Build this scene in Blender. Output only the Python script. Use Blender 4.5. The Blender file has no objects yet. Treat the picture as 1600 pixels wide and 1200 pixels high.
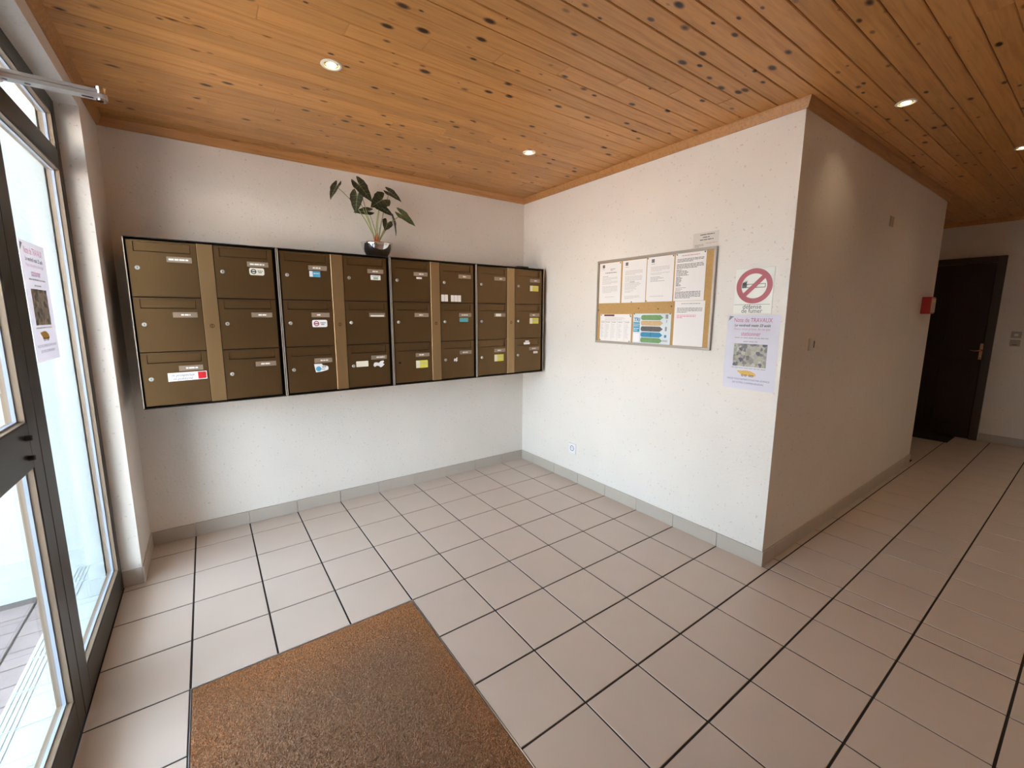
import bpy, bmesh, math, random
from mathutils import Matrix, Vector
from bpy_extras.object_utils import world_to_camera_view
random.seed(7)
SC = bpy.context.scene
COL = SC.collection

# ------------------------------------------------------------------ camera
cam_d = bpy.data.cameras.new('camera')
cam = bpy.data.objects.new('camera', cam_d); COL.objects.link(cam)
cam_d.sensor_width = 36.0
cam_d.lens = 36.0 * 663.7 / 1600.0
cam_d.shift_x = (800 - 789.3) / 1600.0
cam_d.shift_y = (592.6 - 600) / 1600.0
cam_d.clip_start = 0.02
cam.location = (-2.5253, -3.3011, 1.4421)
cam.rotation_euler = (1.4193, -0.0016, -0.6110)
SC.camera = cam

# ------------------------------------------------------------------ sky, exposure
world = bpy.data.worlds.new('world'); SC.world = world
world.use_nodes = True
wn = world.node_tree.nodes; wl = world.node_tree.links
bg = wn['Background']
sky = wn.new('ShaderNodeTexSky')
sky.sky_type = 'NISHITA'; sky.sun_disc = False
sky.sun_elevation = math.radians(48); sky.sun_rotation = math.radians(100)
sky.air_density = 1.0; sky.dust_density = 4.0; sky.ozone_density = 1.0
mixs = wn.new('ShaderNodeMix'); mixs.data_type = 'RGBA'
mixs.inputs['Factor'].default_value = 0.62
mixs.inputs[7].default_value = (2.2, 2.35, 2.5, 1)      # thin bright cloud veil
wl.new(sky.outputs[0], mixs.inputs[6])
wl.new(mixs.outputs[2], bg.inputs[0])
bg.inputs[1].default_value = 2.35
sun_d = bpy.data.lights.new('sun', 'SUN'); sun_d.energy = 115.0; sun_d.angle = math.radians(.53); sun_d.color = (1, .92, .80)
sun = bpy.data.objects.new('sun', sun_d); COL.objects.link(sun)
sun.rotation_euler = (math.radians(-10), math.radians(38), 0)      # high, from behind the building
SC.view_settings.view_transform = 'Standard'
SC.view_settings.look = 'None'
SC.view_settings.gamma = 1.0
SC.view_settings.use_curve_mapping = False
SC.view_settings.exposure = 1.36
SC.cycles.use_denoising = True
SC.cycles.max_bounces = 14
SC.cycles.diffuse_bounces = 8
SC.cycles.transparent_max_bounces = 16
SC.cycles.sample_clamp_indirect = 8.0

# ------------------------------------------------------------------ materials
def srgb(r, g, b):
    f = lambda c: (c/255/12.92) if c/255 <= .04045 else ((c/255+.055)/1.055)**2.4
    return (f(r), f(g), f(b), 1)
MATS = {}
def mat(name, col, rough=.5, metal=0.0, spec=.5, emit=None, estr=0, noise=None, bump=None, coat=0):
    m = bpy.data.materials.new(name); m.use_nodes = True
    nt = m.node_tree; p = nt.nodes['Principled BSDF']
    p.inputs['Base Color'].default_value = col
    p.inputs['Roughness'].default_value = rough
    p.inputs['Metallic'].default_value = metal
    p.inputs['Specular IOR Level'].default_value = spec
    p.inputs['Coat Weight'].default_value = coat
    if emit:
        p.inputs['Emission Color'].default_value = emit; p.inputs['Emission Strength'].default_value = estr
    if noise:                                   # (scale, amount)
        tc = nt.nodes.new('ShaderNodeTexCoord'); n = nt.nodes.new('ShaderNodeTexNoise')
        n.inputs['Scale'].default_value = noise[0]; n.inputs['Detail'].default_value = 4
        nt.links.new(tc.outputs['Object'], n.inputs['Vector'])
        mx = nt.nodes.new('ShaderNodeMix'); mx.data_type = 'RGBA'
        a = noise[1]
        mx.inputs[6].default_value = tuple(c*(1-a) for c in col[:3]) + (1,)
        mx.inputs[7].default_value = tuple(min(1, c*(1+a)) for c in col[:3]) + (1,)
        nt.links.new(n.outputs['Fac'], mx.inputs['Factor'])
        nt.links.new(mx.outputs[2], p.inputs['Base Color'])
    if bump:                                    # (scale, strength, distance)
        tc = nt.nodes.new('ShaderNodeTexCoord'); n = nt.nodes.new('ShaderNodeTexNoise')
        n.inputs['Scale'].default_value = bump[0]; n.inputs['Detail'].default_value = 5
        nt.links.new(tc.outputs['Object'], n.inputs['Vector'])
        b = nt.nodes.new('ShaderNodeBump'); b.inputs['Strength'].default_value = bump[1]; b.inputs['Distance'].default_value = bump[2]
        nt.links.new(n.outputs['Fac'], b.inputs['Height']); nt.links.new(b.outputs['Normal'], p.inputs['Normal'])
    MATS[name] = m
    return m

def N(nt, t, **kw):
    n = nt.nodes.new(t)
    for k, v in kw.items(): setattr(n, k, v)
    return n
def math_node(nt, op, a, b=None, clamp=False):
    n = nt.nodes.new('ShaderNodeMath'); n.operation = op; n.use_clamp = clamp
    for i, v in enumerate((a, b)):
        if v is None: continue
        if isinstance(v, (int, float)): n.inputs[i].default_value = v
        else: nt.links.new(v, n.inputs[i])
    return n.outputs[0]
def ramp(nt, fac, stops):
    r = nt.nodes.new('ShaderNodeValToRGB'); e = r.color_ramp.elements
    e[0].position, e[0].color = stops[0]; e[1].position, e[1].color = stops[-1]
    for s in stops[1:-1]:
        x = e.new(s[0]); x.color = s[1]
    nt.links.new(fac, r.inputs['Fac']); return r.outputs['Color']

def plaster(name, col, rough):
    """painted textured wall covering: fine relief and small dark flecks"""
    m = mat(name, col, rough, spec=.4); nt = m.node_tree; p = nt.nodes['Principled BSDF']
    tc = N(nt, 'ShaderNodeTexCoord')
    big = N(nt, 'ShaderNodeTexNoise'); big.inputs['Scale'].default_value = 2.2; big.inputs['Detail'].default_value = 3
    nt.links.new(tc.outputs['Object'], big.inputs['Vector'])
    fine = N(nt, 'ShaderNodeTexNoise'); fine.inputs['Scale'].default_value = 60; fine.inputs['Detail'].default_value = 6
    nt.links.new(tc.outputs['Object'], fine.inputs['Vector'])
    warp = N(nt, 'ShaderNodeMixRGB'); warp.inputs['Fac'].default_value = .03
    nt.links.new(tc.outputs['Object'], warp.inputs[1]); nt.links.new(fine.outputs['Color'], warp.inputs[2])
    vo = N(nt, 'ShaderNodeTexVoronoi'); vo.inputs['Scale'].default_value = 44
    nt.links.new(warp.outputs[0], vo.inputs['Vector'])
    sep = N(nt, 'ShaderNodeSeparateColor'); nt.links.new(vo.outputs['Color'], sep.inputs[0])
    pick = math_node(nt, 'GREATER_THAN', sep.outputs[0], .42)
    size = math_node(nt, 'MULTIPLY', sep.outputs[1], .23)
    near = math_node(nt, 'LESS_THAN', vo.outputs['Distance'], size)
    fleck = math_node(nt, 'MULTIPLY', pick, near)
    fl2 = math_node(nt, 'MULTIPLY', fleck, .30)
    base = ramp(nt, big.outputs['Fac'], [(.3, tuple(c*.955 for c in col[:3])+(1,)), (.7, col)])
    mx = N(nt, 'ShaderNodeMix', data_type='RGBA')
    nt.links.new(fl2, mx.inputs['Factor']); nt.links.new(base, mx.inputs[6]); mx.inputs[7].default_value = (.30, .25, .20, 1)
    nt.links.new(mx.outputs[2], p.inputs['Base Color'])
    hgt = math_node(nt, 'SUBTRACT', fine.outputs['Fac'], math_node(nt, 'MULTIPLY', fleck, .5))
    b = N(nt, 'ShaderNodeBump'); b.inputs['Strength'].default_value = .35; b.inputs['Distance'].default_value = .004
    nt.links.new(hgt, b.inputs['Height']); nt.links.new(b.outputs['Normal'], p.inputs['Normal'])
    return m

def pine(name, light, dark, knots=True, rough=.38):
    m = mat(name, light, rough, spec=.4); nt = m.node_tree; p = nt.nodes['Principled BSDF']
    geo = N(nt, 'ShaderNodeNewGeometry'); oi = N(nt, 'ShaderNodeObjectInfo')
    rnd = N(nt, 'ShaderNodeCombineXYZ')
    nt.links.new(math_node(nt, 'MULTIPLY', oi.outputs['Random'], 37.0), rnd.inputs[0])
    nt.links.new(math_node(nt, 'MULTIPLY', oi.outputs['Random'], 11.0), rnd.inputs[2])
    add = N(nt, 'ShaderNodeVectorMath', operation='ADD')
    nt.links.new(geo.outputs['Position'], add.inputs[0]); nt.links.new(rnd.outputs[0], add.inputs[1])
    mp = N(nt, 'ShaderNodeMapping'); mp.inputs['Scale'].default_value = (1.2, 22, 22)
    nt.links.new(add.outputs[0], mp.inputs['Vector'])
    g = N(nt, 'ShaderNodeTexNoise'); g.inputs['Scale'].default_value = 3.0; g.inputs['Detail'].default_value = 6; g.inputs['Distortion'].default_value = .8
    nt.links.new(mp.outputs[0], g.inputs['Vector'])
    grain = ramp(nt, g.outputs['Fac'], [(.30, dark), (.52, light), (.75, tuple(min(1, c*1.12) for c in light[:3])+(1,))])
    tint = math_node(nt, 'ADD', math_node(nt, 'MULTIPLY', oi.outputs['Random'], .22), .89)
    ml = N(nt, 'ShaderNodeMix', data_type='RGBA', blend_type='MULTIPLY'); ml.inputs['Factor'].default_value = 1
    cc = N(nt, 'ShaderNodeCombineColor')
    for i in range(3): nt.links.new(tint, cc.inputs[i])
    nt.links.new(grain, ml.inputs[6]); nt.links.new(cc.outputs[0], ml.inputs[7])
    out = ml.outputs[2]
    if knots:
        mk = N(nt, 'ShaderNodeMapping'); mk.inputs['Scale'].default_value = (9.0, 18.0, 0.0)
        nt.links.new(add.outputs[0], mk.inputs['Vector'])
        vo = N(nt, 'ShaderNodeTexVoronoi'); vo.inputs['Scale'].default_value = 1.0
        nt.links.new(mk.outputs[0], vo.inputs['Vector'])
        sep = N(nt, 'ShaderNodeSeparateColor'); nt.links.new(vo.outputs['Color'], sep.inputs[0])
        size = math_node(nt, 'MULTIPLY', math_node(nt, 'SUBTRACT', sep.outputs[0], .22, True), .40)
        d = math_node(nt, 'DIVIDE', vo.outputs['Distance'], math_node(nt, 'ADD', size, .0008))
        k = ramp(nt, d, [(.5, (1, 1, 1, 1)), (.8, (.45, .45, .45, 1)), (1.0, (0, 0, 0, 1))])
        kk = N(nt, 'ShaderNodeMix', data_type='RGBA')
        nt.links.new(k, kk.inputs['Factor']); nt.links.new(out, kk.inputs[6]); kk.inputs[7].default_value = (.040, .013, .005, 1)
        out = kk.outputs[2]
    nt.links.new(out, p.inputs['Base Color'])
    return m

def glass_mat(name, tint):
    m = bpy.data.materials.new(name); m.use_nodes = True; nt = m.node_tree; nt.nodes.clear()
    o = N(nt, 'ShaderNodeOutputMaterial'); t = N(nt, 'ShaderNodeBsdfTransparent'); g = N(nt, 'ShaderNodeBsdfGlossy')
    t.inputs[0].default_value = tint; g.inputs['Roughness'].default_value = .02
    geo = N(nt, 'ShaderNodeNewGeometry'); dt = N(nt, 'ShaderNodeVectorMath', operation='DOT_PRODUCT')
    nt.links.new(geo.outputs['Normal'], dt.inputs[0]); nt.links.new(geo.outputs['Incoming'], dt.inputs[1])
    c = math_node(nt, 'SUBTRACT', 1.0, math_node(nt, 'ABSOLUTE', dt.outputs['Value']), True)
    f = math_node(nt, 'ADD', math_node(nt, 'MULTIPLY', math_node(nt, 'POWER', c, 5.0), .45), .03)   # Schlick reflection
    mx = N(nt, 'ShaderNodeMixShader')
    nt.links.new(f, mx.inputs[0]); nt.links.new(t.outputs[0], mx.inputs[1]); nt.links.new(g.outputs[0], mx.inputs[2])
    nt.links.new(mx.outputs[0], o.inputs[0]); MATS[name] = m
    return m

plaster('wall_paint', (.80, .752, .70, 1), .42)
plaster('porch_paint', (.46, .505, .51, 1), .7)
pine('pine_board', (.61, .300, .096, 1), (.50, .232, .068, 1))
pine('pine_trim', (.48, .240, .085, 1), (.38, .175, .055, 1), knots=False)
mat('board_backing', (.07, .03, .012, 1), .8)
mat('grout', srgb(42, 35, 33), .9)
mat('floor_tile', srgb(196, 181, 170), .36, spec=.5, noise=(5, .05), bump=(70, .05, .002))
mat('skirting_tile', srgb(184, 174, 163), .45, noise=(6, .05))
mat('mat_base', (.26, .15, .085, 1), .95)
def coir():
    m = mat('coir', (.25, .13, .07, 1), .9, spec=.1); nt = m.node_tree; p = nt.nodes['Principled BSDF']
    geo = N(nt, 'ShaderNodeNewGeometry')
    n = N(nt, 'ShaderNodeTexNoise'); n.inputs['Scale'].default_value = 1.7; n.inputs['Detail'].default_value = 3
    nt.links.new(geo.outputs['Position'], n.inputs['Vector'])
    f = N(nt, 'ShaderNodeTexNoise'); f.inputs['Scale'].default_value = 160; f.inputs['Detail'].default_value = 2
    nt.links.new(geo.outputs['Position'], f.inputs['Vector'])
    tc = N(nt, 'ShaderNodeTexCoord'); sx = N(nt, 'ShaderNodeSeparateXYZ'); nt.links.new(tc.outputs['Object'], sx.inputs[0])
    ex = math_node(nt, 'MULTIPLY', math_node(nt, 'ABSOLUTE', sx.outputs[0]), 2.19)      # trodden grey in the middle
    ey = math_node(nt, 'MULTIPLY', math_node(nt, 'ABSOLUTE', sx.outputs[1]), 1.64)
    e = math_node(nt, 'MAXIMUM', ex, ey)
    e = math_node(nt, 'ADD', e, math_node(nt, 'MULTIPLY', math_node(nt, 'SUBTRACT', n.outputs['Fac'], .5), .9))
    c1 = ramp(nt, e, [(.45, (.44, .275, .175, 1)), (1.0, (.58, .285, .125, 1))])
    c2 = ramp(nt, f.outputs['Fac'], [(.3, (.72, .72, .72, 1)), (.7, (1.18, 1.18, 1.18, 1))])
    ml = N(nt, 'ShaderNodeMix', data_type='RGBA', blend_type='MULTIPLY'); ml.inputs['Factor'].default_value = 1
    nt.links.new(c1, ml.inputs[6]); nt.links.new(c2, ml.inputs[7]); nt.links.new(ml.outputs[2], p.inputs['Base Color'])
coir()
mat('steel_edge', (.62, .62, .64, 1), .3, metal=.9)
mat('bronze', (.165, .100, .045, 1), .44, metal=.9, spec=.5, noise=(3, .06))
mat('bronze_strip', (.36, .235, .115, 1), .36, metal=.75, spec=.5)
mat('bronze_dark', (.030, .022, .015, 1), .5, metal=.3)
mat('pale_edge', (.62, .55, .47, 1), .4, metal=.3)  # upright mailbox rims: light from the glazed side put into the colour
mat('void', (.008, .006, .005, 1), .9)
mat('plate_plastic', (.30, .225, .165, 1), .35)
mat('chrome', (.80, .80, .80, 1), .10, metal=1)
mat('lock_metal', (.85, .84, .80, 1), .25, metal=.6)
mat('white_print', (.86, .84, .80, 1), .6)
mat('paper', (.83, .80, .79, 1), .6)
mat('paper_lilac', (.78, .765, .87, 1), .55)
mat('paper_card', (.66, .62, .56, 1), .5)
mat('sticker_cream', (.82, .78, .66, 1), .5)
mat('sticker_white', (.88, .88, .90, 1), .4)
mat('sticker_yellow', (.72, .66, .10, 1), .5)
mat('sticker_blue', (.08, .38, .60, 1), .4)
mat('sticker_teal', (.10, .42, .47, 1), .4)
mat('sticker_green', (.30, .48, .30, 1), .4)
mat('sticker_pink', (.80, .35, .38, 1), .4)
mat('red_print', (.58, .015, .02, 1), .4)
mat('sign_red', (.42, .075, .10, 1), .4)
mat('sign_white', (.82, .82, .76, 1), .35)
mat('ink', (.045, .045, .05, 1), .6)
mat('ink_grey', (.30, .29, .29, 1), .6)
mat('ink_light', (.50, .48, .47, 1), .6)
mat('ink_pink', (.55, .10, .25, 1), .6)
mat('ink_pale_pink', (.62, .33, .42, 1), .6)
mat('ink_blue', (.16, .17, .34, 1), .6)
mat('cork', (.50, .30, .115, 1), .85, noise=(120, .22))
mat('alu', (.42, .38, .34, 1), .42, metal=.5)
mat('pin_metal', (.10, .08, .07, 1), .4, metal=.5)
mat('tri_green', (.18, .34, .14, 1), .5, noise=(90, .35))
mat('tri_orange', (.62, .42, .22, 1), .5, noise=(90, .3))
mat('tri_grey', (.12, .11, .11, 1), .5, noise=(120, .7))
mat('tri_blue', (.04, .26, .46, 1), .5, noise=(90, .35))
mat('tri_cyan', (.05, .33, .52, 1), .5)
mat('tri_pale', (.68, .76, .80, 1), .5)
mat('truck_yellow', (.72, .45, .10, 1), .5)
def photo_print():
    m = mat('photo_print', (.3, .29, .27, 1), .45); nt = m.node_tree; p = nt.nodes['Principled BSDF']
    tc = N(nt, 'ShaderNodeTexCoord'); v = N(nt, 'ShaderNodeTexVoronoi'); v.inputs['Scale'].default_value = 55
    nt.links.new(tc.outputs['Object'], v.inputs['Vector'])
    sep = N(nt, 'ShaderNodeSeparateColor'); nt.links.new(v.outputs['Color'], sep.inputs[0])
    c = ramp(nt, sep.outputs[0], [(.0, (.06, .07, .10, 1)), (.25, (.22, .20, .19, 1)), (.6, (.46, .42, .39, 1)), (.85, (.36, .36, .22, 1)), (1., (.55, .52, .5, 1))])
    nt.links.new(c, p.inputs['Base Color'])
photo_print()
def thin_paper(name):
    nt = MATS[name].node_tree; p = nt.nodes['Principled BSDF']; o = [n for n in nt.nodes if n.type == 'OUTPUT_MATERIAL'][0]
    t = N(nt, 'ShaderNodeBsdfTranslucent'); t.inputs[0].default_value = p.inputs['Base Color'].default_value
    mx = N(nt, 'ShaderNodeMixShader'); mx.inputs[0].default_value = .12
    nt.links.new(p.outputs[0], mx.inputs[1]); nt.links.new(t.outputs[0], mx.inputs[2]); nt.links.new(mx.outputs[0], o.inputs[0])
thin_paper('paper_lilac')
mat('frame_bronze', (.040, .038, .035, 1), .38, metal=.3)
mat('bead', (.27, .20, .14, 1), .45, metal=.35)
mat('gasket', (.34, .39, .50, 1), .45)
glass_mat('pane_glass', (.93, .975, .97, 1))
mat('closer_grey', (.62, .59, .57, 1), .35, metal=.3)
mat('black_plastic', (.015, .014, .014, 1), .4)
mat('door_brown', (.024, .010, .007, 1), .45, noise=(4, .25))
mat('door_frame_brown', (.045, .027, .018, 1), .4)
mat('brass', (.65, .36, .20, 1), .25, metal=1)
mat('switch_plastic', (.44, .37, .31, 1), .4)
mat('switch_rocker', (.80, .74, .68, 1), .4)
mat('socket_white', (.80, .80, .82, 1), .35)
mat('socket_hole', (.18, .18, .20, 1), .5)
mat('alarm_red', (.45, .018, .020, 1), .4)
mat('alarm_face', (.55, .42, .34, 1), .4)
mat('black_mat', (.012, .012, .012, 1), .95, bump=(120, .5, .004))
mat('soil', (.05, .03, .02, 1), .95)
mat('leaf_dark', (.030, .038, .020, 1), .32, spec=.5, noise=(30, .35))
mat('leaf_light', (.12, .17, .08, 1), .4, noise=(30, .25))
mat('leaf_vein', (.27, .33, .20, 1), .45)
mat('stem_green', (.32, .36, .13, 1), .45)
mat('stem_orange', (.50, .13, .035, 1), .5)
mat('lamp_ring', (.85, .82, .74, 1), .3)
mat('lamp_reflector', (.75, .68, .40, 1), .2, metal=.7)
mat('lamp_glow', (1, .9, .7, 1), .3, emit=(1, .80, .50, 1), estr=9)
mat('paver', srgb(140, 126, 124), .85, noise=(14, .2), bump=(60, .4, .004))
mat('paver_joint', srgb(88, 82, 80), .95)
mat('step_tile', (.50, .55, .55, 1), .4, noise=(5, .05))
mat('step_joint', (.45, .48, .48, 1), .8)
mat('ground_paving', srgb(135, 124, 122), .9, noise=(6, .2))

# ------------------------------------------------------------------ mesh helpers
class MB:
    def __init__(s): s.v = []; s.f = []; s.m = []; s.mi = 0
    def _add(s, vs, fs):
        o = len(s.v); s.v += [tuple(v) for v in vs]
        for f in fs: s.f.append(tuple(i+o for i in f)); s.m.append(s.mi)
        return s
    def box(s, x0, x1, y0, y1, z0, z1):
        vs = [(x0,y0,z0),(x1,y0,z0),(x1,y1,z0),(x0,y1,z0),(x0,y0,z1),(x1,y0,z1),(x1,y1,z1),(x0,y1,z1)]
        return s._add(vs, [(0,3,2,1),(4,5,6,7),(0,1,5,4),(1,2,6,5),(2,3,7,6),(3,0,4,7)])
    def prism(s, poly, z0, z1):
        n = len(poly)
        vs = [(x,y,z0) for x,y in poly] + [(x,y,z1) for x,y in poly]
        return s._add(vs, [tuple(range(n-1,-1,-1)), tuple(range(n,2*n))] + [(i,(i+1)%n,n+(i+1)%n,n+i) for i in range(n)])
    def cyl(s, c, axis, r, h, n=20, r2=None):
        a = Vector(axis).normalized(); u = a.orthogonal().normalized(); w = a.cross(u); c = Vector(c)
        r2 = r if r2 is None else r2
        vs = [c + (u*math.cos(2*math.pi*i/n) + w*math.sin(2*math.pi*i/n))*r for i in range(n)]
        vs += [c + a*h + (u*math.cos(2*math.pi*i/n) + w*math.sin(2*math.pi*i/n))*r2 for i in range(n)]
        return s._add(vs, [tuple(range(n-1,-1,-1)), tuple(range(n,2*n))] + [(i,(i+1)%n,n+(i+1)%n,n+i) for i in range(n)])
    def lathe(s, prof, n=40, c=(0,0,0), close=False):
        vs = []; fs = []; k = len(prof)
        for r, z in prof:
            for i in range(n):
                a = 2*math.pi*i/n; vs.append((c[0]+r*math.cos(a), c[1]+r*math.sin(a), c[2]+z))
        for j in range(k if close else k-1):
            j2 = (j+1) % k
            for i in range(n): fs.append((j*n+i, j*n+(i+1)%n, j2*n+(i+1)%n, j2*n+i))
        if not close:
            if prof[0][0] > 1e-6: fs.append(tuple(range(n-1,-1,-1)))
            if prof[-1][0] > 1e-6: fs.append(tuple((k-1)*n+i for i in range(n)))
        return s._add(vs, fs)
    def tube(s, path, rad, n=8):
        pts = [Vector(p) for p in path]; m = len(pts); vs = []; fs = []
        for j, p in enumerate(pts):
            t = (pts[min(j+1,m-1)] - pts[max(j-1,0)]).normalized()
            u = t.orthogonal().normalized() if j == 0 else (u - t*u.dot(t)).normalized()
            w = t.cross(u); r = rad[j] if isinstance(rad, (list, tuple)) else rad
            for i in range(n):
                a = 2*math.pi*i/n; vs.append(p + (u*math.cos(a)+w*math.sin(a))*r)
        for j in range(m-1):
            for i in range(n): fs.append((j*n+i, j*n+(i+1)%n, (j+1)*n+(i+1)%n, (j+1)*n+i))
        fs += [tuple(range(n-1,-1,-1)), tuple((m-1)*n+i for i in range(n))]
        return s._add(vs, fs)
    def mesh(s, name, mats, smooth=False):
        me = bpy.data.meshes.new(name); me.from_pydata(s.v, [], s.f)
        if not isinstance(mats, (list, tuple)): mats = [mats]
        for m in mats: me.materials.append(MATS[m])
        if len(mats) > 1: me.polygons.foreach_set('material_index', s.m)
        if smooth: me.polygons.foreach_set('use_smooth', [True]*len(me.polygons))
        me.update(); return me
    def obj(s, name, mats, parent=None, M=None, smooth=False):
        return link(name, s.mesh(name, mats, smooth), parent, M)
def link(name, data, parent=None, M=None):
    o = bpy.data.objects.new(name, data); COL.objects.link(o)
    if parent: o.parent = parent
    if M is not None: o.matrix_local = M
    return o
def bevbox(name, x0, x1, y0, y1, z0, z1, bev, m, parent=None, M=None, seg=1):
    me = MB().box(x0,x1,y0,y1,z0,z1).mesh(name, m)
    bm = bmesh.new(); bm.from_mesh(me)
    bmesh.ops.bevel(bm, geom=list(bm.edges), offset=bev, segments=seg, profile=.5, affect='EDGES')
    bm.to_mesh(me); bm.free()
    return link(name, me, parent, M)
def tag(o, label=None, cat=None, group=None, kind=None):
    if label: o['label'] = label
    if cat: o['category'] = cat
    if group: o['group'] = group
    if kind: o['kind'] = kind
    return o
def empty(name, M):
    o = bpy.data.objects.new(name, None); COL.objects.link(o); o.empty_display_size = .05
    o.matrix_local = M; return o
def struct(o): o['kind'] = 'structure'; return o
def basis(X, Y, Z, loc=(0,0,0)):
    return Matrix(((X[0],Y[0],Z[0],loc[0]),(X[1],Y[1],Z[1],loc[1]),(X[2],Y[2],Z[2],loc[2]),(0,0,0,1)))
def on_north(x, z, y=0.0): return basis((1,0,0),(0,0,1),(0,-1,0),(x,y,z))      # faces -y
def on_east(y, z, x=0.0): return basis((0,-1,0),(0,0,1),(-1,0,0),(x,y,z))      # faces -x
def on_front(y, z, x): return basis((0,1,0),(0,0,1),(1,0,0),(x,y,z))           # faces +x
def T(x, y, z=0): return Matrix.Translation((x,y,z))
def text(body, size, m, parent, x, y, z, align='LEFT', width=None, shear=0, bold=0):
    cu = bpy.data.curves.new('t', 'FONT'); cu.body = body; cu.size = size; cu.align_x = align; cu.shear = shear; cu.offset = bold
    cu.resolution_u = 3
    to = bpy.data.objects.new('t', cu); COL.objects.link(to)
    dg = bpy.context.evaluated_depsgraph_get()
    me = bpy.data.meshes.new_from_object(to.evaluated_get(dg))
    bpy.data.objects.remove(to); bpy.data.curves.remove(cu)
    me.materials.clear(); me.materials.append(MATS[m])
    o = link('lettering', me, parent, T(x, y, z))
    if width:
        xs = [v.co.x for v in me.vertices]; w = max(xs)-min(xs)
        k = width / w
        for v in me.vertices: v.co.x *= k
    return o
def words(mb, x0, x1, y, h, z, rnd, wmin=.008, wmax=.024, gap=.0035):
    """one line of too-small-to-read print: word-length dashes"""
    x = x0
    while x < x1 - .004:
        w = min(rnd.uniform(wmin, wmax), x1 - x)
        mb._add([(x,y,z),(x+w,y,z),(x+w,y+h,z),(x,y+h,z)], [(0,1,2,3)])
        x += w + gap
def flat(mb, poly, z): mb._add([(x,y,z) for x,y in poly], [tuple(range(len(poly)))])
def disc(r, cx, cy, n=40): return [(cx+r*math.cos(2*math.pi*i/n), cy+r*math.sin(2*math.pi*i/n)) for i in range(n)]
def ring(mb, cx, cy, r0, r1, z, n=48):
    a = [(cx+r0*math.cos(2*math.pi*i/n), cy+r0*math.sin(2*math.pi*i/n), z) for i in range(n)]
    b = [(cx+r1*math.cos(2*math.pi*i/n), cy+r1*math.sin(2*math.pi*i/n), z) for i in range(n)]
    mb._add(a+b, [(i,n+i,n+(i+1)%n,(i+1)%n) for i in range(n)])
def rrect(x0, x1, y0, y1, r, n=4):
    p = []
    for cx, cy, a0 in ((x1-r,y0+r,-90),(x1-r,y1-r,0),(x0+r,y1-r,90),(x0+r,y0+r,180)):
        for i in range(n+1):
            a = math.radians(a0 + 90*i/n); p.append((cx+r*math.cos(a), cy+r*math.sin(a)))
    return p

# ------------------------------------------------------------------ dimensions (metres)
H = 2.50                # boards' underside
XW = -2.917             # front wall's inner face
XF = -3.00              # glazing frame's inner face
YC = -2.290             # corridor wall face
XE = 4.74               # far wall face
YS = -4.60              # south wall face
XCE = 3.05              # end of the corridor wall
YJ = -0.44              # reveal of the glazing
HS = 2.385              # soffit of the glazing recess
YG = -2.42              # far end of the glazing

# ------------------------------------------------------------------ shell
struct(MB().box(XW-.25, .30, 0, .20, -.2, 2.75).obj('wall_north', 'wall_paint'))
struct(MB().box(0, .25, YC, 0, -.2, 2.75).obj('wall_east', 'wall_paint'))
struct(MB().box(.25, XCE, YC, YC+.20, -.2, 2.75).obj('wall_corridor', 'wall_paint'))
struct(MB().box(XE, XE+.2, YS-.2, -.7, -.2, 2.75).obj('wall_far', 'wall_paint'))
struct(MB().box(XCE-.2, XE, -.9, -.7, -.2, 2.75).obj('wall_passage_end', 'wall_paint'))
struct(MB().box(XCE-.2, XCE, YC+.2, -.9, -.2, 2.75).obj('wall_passage_side', 'wall_paint'))
struct(MB().box(XW-.25, XE+.2, YS-.2, YS, -.2, 2.75).obj('wall_south', 'wall_paint'))
front = MB()
front.box(-3.062, XW, YJ, 0, -.2, 2.75)
front.box(-3.062, XW, YS, YG, -.2, 2.75)
front.box(-3.062, XW, YG, YJ, HS, 2.75)
struct(front.obj('wall_front', 'wall_paint'))

floor = struct(MB().box(XF-.04, XE, YS, 0, -.20, -.0035).obj('floor', 'grout'))
ceil_o = struct(MB().box(XW, XE, YS, 0, H+.010, 2.75).obj('ceiling', 'board_backing'))

# floor tiles
PX = .3048
xl = [XF] + [-2.693 + PX*k for k in range(9)] + [.004, .144]
while xl[-1] + .305 < XE: xl.append(xl[-1] + .305)
xl.append(XE)
PY = .3065
yl = [0.0] + [-.187 - PY*k for k in range(20)]
yl = [y for y in yl if y > YS + .02] + [YS]
MX0, MX1, MY0, MY1 = xl[1], xl[4], yl[9], yl[5]      # recessed mat: three tiles wide
tiles = []
for i in range(len(xl)-1):
    for j in range(len(yl)-1):
        x0, x1, y1, y0 = xl[i], xl[i+1], yl[j], yl[j+1]
        if x0 > -.01:
            if x1 <= XCE + .01 or (x0 < XCE and y0 <= YC - .01):
                if y0 > YC - .01: continue
                y1 = min(y1, YC)
            else:
                x0 = max(x0, XCE)
                if y0 > -.91: continue
                y1 = min(y1, -.9)
        if MX0-.01 <= x0 and x1 <= MX1+.01 and MY0-.01 <= y0 and y1 <= MY1+.01: continue
        gw = .0040
        a0, a1 = x0+gw, x1-gw
        if abs(x1-.004) < .001: a1 = x1-.005
        if abs(x0-.004) < .001: a0 = x0+.005
        tiles.append((a0, a1, y0+gw, y1-gw))
bpy.context.view_layer.update()
def in_view(x, y, z, pad=.04):
    c = world_to_camera_view(SC, cam, Vector((x,y,z)))
    return c.z > 0 and -pad < c.x < 1+pad and -pad < c.y < 1+pad, c.z
cache = {}
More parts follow.
